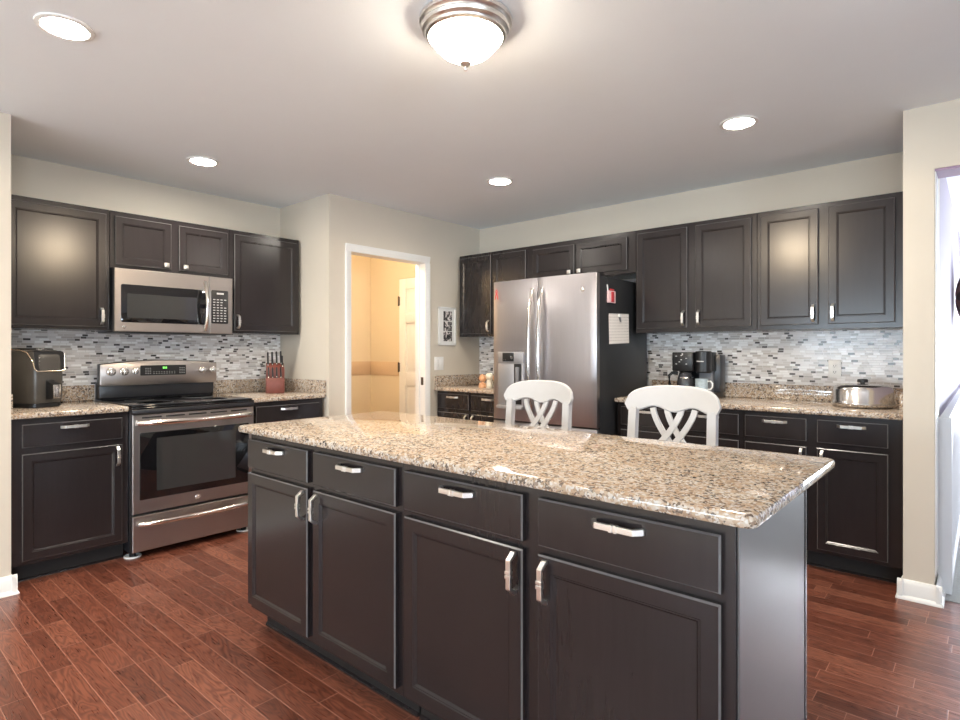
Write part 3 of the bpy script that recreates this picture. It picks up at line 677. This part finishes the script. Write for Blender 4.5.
# ---------------------------------------------------------------- chairs behind the island
def chair(label, loc, rz):
    t = thing('counter_chair', label, 'chair', loc, rz, 'white chairs behind the island')
    lean = lambda z: .195+(z-.62)*.16 if z > .62 else .195-(.62-z)*-.06
    curve = lambda x: -.9*x*x
    # crest rail
    hw = .230; zb, zt = .960, 1.076; n = 36; rings = []
    for k in range(n+1):
        x = -hw+2*hw*k/n; q = abs(x)/hw
        top = zb+.004+(zt-zb-.004)*max(0, 1-q**2.6)**(1/3.3)
        bot = zb-.004+.012*math.cos(min(abs(x), .19)/.19*2*math.pi)*-1+.004
        if q > .93: bot += (q-.93)*.25
        if k in (0, n): top, bot = zb+.030, zb+.018
        th = .012; ring = []
        for z, f in ((bot, -1), (bot+.004, -1.25) if False else (bot, -1), (top, -1), (top, 1), (bot, 1)):
            pass
        y0 = lambda z: lean(z)+curve(x)
        b = min(.006, (top-bot)*.3)
        ring = [(x, y0(bot)-th+b, bot), (x, y0(bot)-th, bot+b), (x, y0(top)-th, top-b), (x, y0(top)-th+b, top), (x, y0(top)+th-b, top), (x, y0(top)+th, top-b), (x, y0(bot)+th, bot+b), (x, y0(bot)+th-b, bot)]
        rings.append(ring)
    MB().loft(rings).build('crest_rail', 'chair', t)
    for s in (-1, 1):
        xs = s*.192
        path = [(s*.200, .255, 0), (s*.200, .205, .40), (s*.196, .195, .62), (s*.194, lean(.80)+curve(xs)*.6, .80), (s*.192, lean(.965)+curve(xs), .965)]
        MB().sweep(path, .020, 4, .018, up=(0, 1, 0)).build('back_post', 'chair', t)
        MB().sweep([(s*.195, -.19, 0), (s*.195, -.19, .60)], .016, 4, .016, up=(0, 1, 0)).build('front_leg', 'chair', t)
        MB().sweep([(s*.197, -.19, .22), (s*.199, .225, .22)], .010, 8, .014).build('side_stretcher', 'chair', t)
    zl = .715
    for s in (-1, 1):
        for x0 in (-.103, -.036):
            pts = []
            for k in range(15):
                dz = (.965-zl)*k/14; x = s*(x0+.070*(dz/.135)**1.45)
                off = .006*(1 if s > 0 else -1)*(k/14)
                pts.append((x, lean(.965-dz)+curve(x)+off, .965-dz))
            MB().sweep(pts, .0135, 4, .006, up=(0, 1, 0)).build('back_slat', 'chair', t)
    MB().sweep([(-.190+.38*k/8, lean(.70)+curve(-.19+.38*k/8)*.8, .70) for k in range(9)], .011, 4, .022).build('lower_rail', 'chair', t)
    MB().prism(rrect(-.22, .22, -.225, .20, .05, 6), 'z', .60, .632, .008).build('seat', 'chair', t)
    MB().box(-.19, .19, -.20, -.18, .545, .60).box(-.19, .19, .185, .205, .545, .60).box(-.205, -.185, -.19, .195, .545, .60).box(.185, .205, -.19, .195, .545, .60).build('apron', 'chair', t)
    MB().sweep([(-.19, -.19, .30), (.19, -.19, .30)], .010, 8, .014).build('front_stretcher', 'chair', t)
chair('white wooden chair with crossed back slats, the left one, in front of the fridge', (-1.894, 2.445, 0), 0)
chair('white wooden chair with crossed back slats, the right one, in front of the coffee maker', (-1.122, 2.445, 0), 0)

# ---------------------------------------------------------------- things on the counters
CZ = ZT+.0325
t = thing('air_fryer', 'grey-brown air fryer with black control panel on the far left counter', 'air fryer', (-4.235, .828, CZ), R(115)); t.scale = (.86, .95, 1)
def rr_ring(w, d, r, z, yo=0): return [(p[0], p[1]+yo, z) for p in rrect(-w/2, w/2, -d/2, d/2, r*.75, 8)]
MB().loft([rr_ring(.215, .27, .07, 0), rr_ring(.222, .28, .07, .004), rr_ring(.222, .28, .07, .022), rr_ring(.214, .27, .07, .026)]).build('base', 'black', t)
MB().loft([rr_ring(.220, .285, .075, .026), rr_ring(.232, .30, .078, .06), rr_ring(.236, .305, .08, .16), rr_ring(.234, .30, .078, .25), rr_ring(.226, .29, .074, .30), rr_ring(.21, .27, .07, .325), rr_ring(.18, .24, .06, .332)]).build('body', 'taupe', t)
MB().loft([rr_ring(.17, .22, .06, .333), rr_ring(.165, .21, .06, .341), rr_ring(.13, .17, .05, .345)]).build('lid', 'black', t)
pn = MB().loft([[(x, y-.0, z) for x, y, z in ((-.092, -.139, .215), (.092, -.139, .215), (.100, -.150, .215+.0), (-.100, -.150, .215))],
                [(-.092, -.128, .328), (.092, -.128, .328), (.100, -.141, .322), (-.100, -.141, .322)]]).build('control_panel', 'black', t)
MB().sweep([(-.118, .06, .336), (-.118, -.05, .332), (-.112, -.10, .318), (-.106, -.137, .27), (-.103, -.150, .225), (-.090, -.155, .210), (.090, -.155, .210), (.103, -.150, .225), (.104, -.146, .315)], .0035, 8).build('trim_line', 'champagne', t)
mb = MB()
for z in (.245, .265, .285):
    for k in range(5): mb.box(-.07+.030*k, -.058+.030*k, -.1515+(.085*(z-.215)), -.1495+(.085*(z-.215)), z, z+.006)
mb.build('legend', 'legend', pn)
h = MB().prism([(-.148, .045), (-.148, .165), (-.165, .150), (-.205, .135), (-.208, .055), (-.19, .048)], 'x', -.028, .028, .004).build('drawer_handle', 'black', t)
MB().prism([(-.203, .130), (-.209, .133), (-.212, .056), (-.206, .053)], 'x', -.026, .026, .001).build('chrome_face', 'steel', h)
# knife block
t = thing('knife_block', 'reddish wooden knife block full of black-handled knives beside the range', 'knife block', (-4.20, 2.352, CZ), R(66))
MB().box(-.066, .066, -.085, -.02, 0, .118, .003).build('front_block', 'redwood', t)
MB().prism([(-.02, 0), (.085, 0), (.085, .10), (.03, .235), (-.02, .19)], 'x', -.058, .075, .003).build('rear_block', 'redwood', t)
def knife(x, y, z, L, r=.009):
    d = Vector((0, .30, 1)).normalized(); p = Vector((x, y, z))
    h = MB().sweep([p, p+d*.012], r*.75, 8, r).build('knife_bolster', 'steel', t)
    MB().sweep([p+d*.012, p+d*(.012+L*.4), p+d*(.012+L*.8), p+d*(.012+L)], r*.8, 8, r*1.25).build('knife_handle', 'black', h)
for k in range(4): knife(-.045+.032*k, .005, .212+.003*k, .095)
for k in range(4): knife(-.045+.030*k, -.045, .115, .075, .0075)
knife(.060, -.01, .20, .08)
# coffee maker
t = thing('coffee_maker', 'black dual coffee maker with carafe on the counter right of the fridge', 'coffee maker', (-1.553, 4.14, CZ)); t.scale = (.9, 1, 1)
MB().box(-.155, .155, -.14, .13, 0, .035, .006).build('base', 'black', t)
MB().box(-.155, .165, .03, .135, .035, .30, .006).build('tank', 'blackmatte', t)
MB().box(-.155, .012, -.12, .03, .185, .318, .008).build('brew_head', 'black', t)
MB().lathe([(.052, .175), (.060, .185), (.060, .320), (.054, .326), (0, .326)], (.072, -.065, 0), seg=32).build('pod_head', 'black', t)
MB().box(.012, .132, -.05, .03, .185, .318, .004).build('pod_housing', 'black', t)
mb = MB()
for x, z in ((-.125, .29), (-.125, .235), (-.085, .265), (-.085, .295), (-.045, .235), (-.045, .275), (-.10, .25)): mb.box(x, x+.012, -.1215, -.1195, z-.003, z+.003)
mb.box(.045, .098, -.127, -.124, .252, .258); mb.box(-.075, -.065, -.122, -.119, .296, .312)
mb.build('button', 'legend', t)
MB().box(.025, .12, -.03, .03, .035, .185, .003).build('pod_column', 'grey_plastic', t)
cf = MB().lathe([(0, 0), (.058, 0), (.066, .012), (.068, .06), (.058, .105), (.050, .128), (.052, .136), (0, .138)], (-.072, -.055, .037), seg=36).build('carafe', 'glass_dark', t)
MB().sweep([(-.125, -.075, .165), (-.165, -.095, .170), (-.185, -.105, .150), (-.180, -.105, .09), (-.165, -.095, .07)], .008, 8, .012).build('carafe_handle', 'black', cf)
MB().lathe([(.045, .137), (.050, .143), (.046, .149), (0, .150)], (-.072, -.055, .037), seg=32).build('carafe_lid', 'black', cf)
MB().lathe([(.0535, .098), (.0625, .098), (.0585, .106), (.0535, .106)], (-.072, -.055, .037), seg=36).build('carafe_band', 'steel', cf)
t = thing('coffee_mug', 'blue-grey speckled mug with white handle on the tray of the coffee maker', 'mug', (-1.492, 4.050, CZ+.0352))
MB().lathe([(0, 0), (.036, 0), (.042, .006), (.043, .09), (.0445, .098), (.042, .098), (.039, .09), (.038, .012), (0, .010)], seg=36).build('cup', 'mug', t)
MB().sweep([(.040, 0, .080), (.062, 0, .084), (.076, 0, .066), (.074, 0, .042), (.060, 0, .026), (.040, 0, .026)], .0055, 8, up=(0, 1, 0)).build('handle', 'white', t)
# steel lidded pan
t = thing('lidded_pan', 'round stainless steel lidded pan with black knob at the right end of the counter', 'pan', (-.545, 4.03, CZ))
MB().lathe([(0, 0), (.135, 0), (.150, .006), (.158, .016), (.160, .022), (.154, .026)], seg=64).build('pan', 'steel', t)
MB().lathe([(.152, .024), (.158, .026), (.156, .034), (.152, .040), (.150, .10), (.144, .116), (.130, .127), (.09, .134), (.04, .137), (0, .138)], seg=64).build('lid', 'steel', t)
MB().cyl((0, 0, .137), .012, .006, seg=20).lathe([(.012, .142), (.026, .144), (.028, .150), (.026, .160), (.02, .163), (0, .163)], seg=28).build('knob', 'black', t)
# figurine
t = thing('figurine', 'small cream and peach ceramic figurine on the counter left of the fridge', 'figurine', (-3.325, 3.93, CZ), R(35))
MB().lathe([(0, 0), (.030, 0), (.033, .01), (.026, .05), (.022, .07), (.034, .085), (.038, .105), (.028, .125), (0, .132)], seg=28).build('body', 'cream', t)
for s in (-1, 1): MB().lathe([(0, -.034), (.018, -.030), (.032, -.012), (.034, .004), (.026, .024), (.010, .033), (0, .034)], (s*.062, 0, .085), seg=24).build('ear', 'orange', t)
MB().lathe([(0, 0), (.032, 0), (.035, .012), (.030, .04), (0, .052)], (-.062, -.005, 0), seg=24).build('paw', 'orange', t)

# ---------------------------------------------------------------- on the walls
t = thing('photo_frame', 'white frame with three black and white photos beside the pantry door', 'picture frame', (XP, 3.862, 1.472), R(90))
MB().box(-.115, .115, -.016, 0, -.178, -.158, .003).box(-.115, .115, -.016, 0, .158, .178, .003).box(-.115, -.095, -.016, 0, -.178, .178, .003).box(.095, .115, -.016, 0, -.178, .178, .003).build('frame', 'trim', t)
MB().box(-.097, .097, -.008, -.001, -.16, .16).build('mat_board', 'white', t)
for k, z in enumerate((.095, .0, -.095)): MB().box(-.050, .060, -.010, -.0079, z-.044, z+.044).build('photograph', 'photo%d' % k, t)
def plate(name, label, cat, loc, rz, wd, ht, toggles):
    t = thing(name, label, cat, loc, rz)
    MB().box(-wd/2, wd/2, -.006, 0, -ht/2, ht/2, .002).build('cover_plate', 'white', t)
    for x, z, kind in toggles:
        if kind == 's': MB().box(x-.016, x+.016, -.009, -.005, z-.033, z+.033, .0015).build('rocker', 'trim', t)
        else:
            o = MB().prism(rrect(x-.017, x+.017, z-.014, z+.014, .008, 4), 'y', -.008, -.005, .001).build('socket', 'trim', t)
            MB().box(x-.008, x-.005, -.0085, -.0075, z-.004, z+.006).box(x+.005, x+.008, -.0085, -.0075, z-.004, z+.006).cyl((x, -.0085, z-.008), .0025, .001, 'y', 10).build('slot', 'black', o)
plate('light_switch', 'white double light switch below the photo frame', 'light switch', (XP+.0002, 3.758, 1.127), R(90), .115, .122, [(-.024, 0, 's'), (.024, 0, 's')])
plate('power_outlet', 'white power outlet in the mosaic tiles above the steel pan', 'outlet', (-.735, YB-.0082, 1.126), 0, .072, .115, [(0, .02, 'o'), (0, -.02, 'o')])

# ---------------------------------------------------------------- hall: balustrade and wall flower
t = thing('balustrade', 'white balustrade with turned balusters in the hall at the right edge', 'railing', (-.160, 3.80, .004))
YE = 5.0
MB().prism([(-.030, .862), (-.030, .880), (-.018, .900), (.018, .900), (.030, .880), (.030, .862)], 'y', .0, YE, .003).build('top_rail', 'rail', t)
MB().box(-.028, .028, 0, YE, 0, .040, .004).build('bottom_rail', 'rail', t)
nw = MB().box(-.030, .030, -.02, .035, 0, .895, .004).build('newel_post', 'rail', t)
bal = [(.016, .04), (.016, .20), (.011, .22), (.018, .25), (.020, .32), (.012, .50), (.010, .66), (.017, .68), (.017, .862)]
first = None
for k in range(40):
    y = .12+.12*k
    if first is None: first = MB().lathe(bal, seg=12).build('baluster', 'rail', t); b = first
    else: b = first.copy(); C.objects.link(b)
    b.location = (0, y, 0)
t = thing('wall_flower', 'metal flower wall ornament with dark, pink and pale petals in the hall', 'wall ornament', (-.208, 6.42, 1.70))
random.seed(2)
for ring, (n, L, wd, tilt, ms) in enumerate(((12, .36, .10, .75, ('petal_a', 'petal_b')), (10, .29, .09, 1.1, ('petal_c', 'petal_a')), (7, .2, .07, 1.5, ('petal_b', 'petal_c')))):
    for k in range(n):
        a = 2*math.pi*(k+.5*ring)/n; pts = []
        rings = []
        for j in range(9):
            q = j/8; rad = .03+L*q*math.cos(tilt*.5); out = .012+ring*.012+L*.45*tilt*q**1.6
            hw = wd*.5*math.sin(math.pi*min(.98, q*.9+.06))**.8
            er = Vector((0, math.cos(a), math.sin(a))); et = Vector((0, -math.sin(a), math.cos(a))); ex = Vector((1, 0, 0))
            c = er*rad+ex*out
            rings.append([c-et*hw+ex*.010, c+ex*-.004, c+et*hw+ex*.010, c+ex*.003])
        MB().loft(rings).build('petal', ms[k % 2], t)
MB().lathe([(0, 0), (.035, 0), (.042, .03), (.034, .05), (.012, .06), (0, .061)], (0.05, 0, 0), 'x', 24).build('centre', 'petal_c', t)
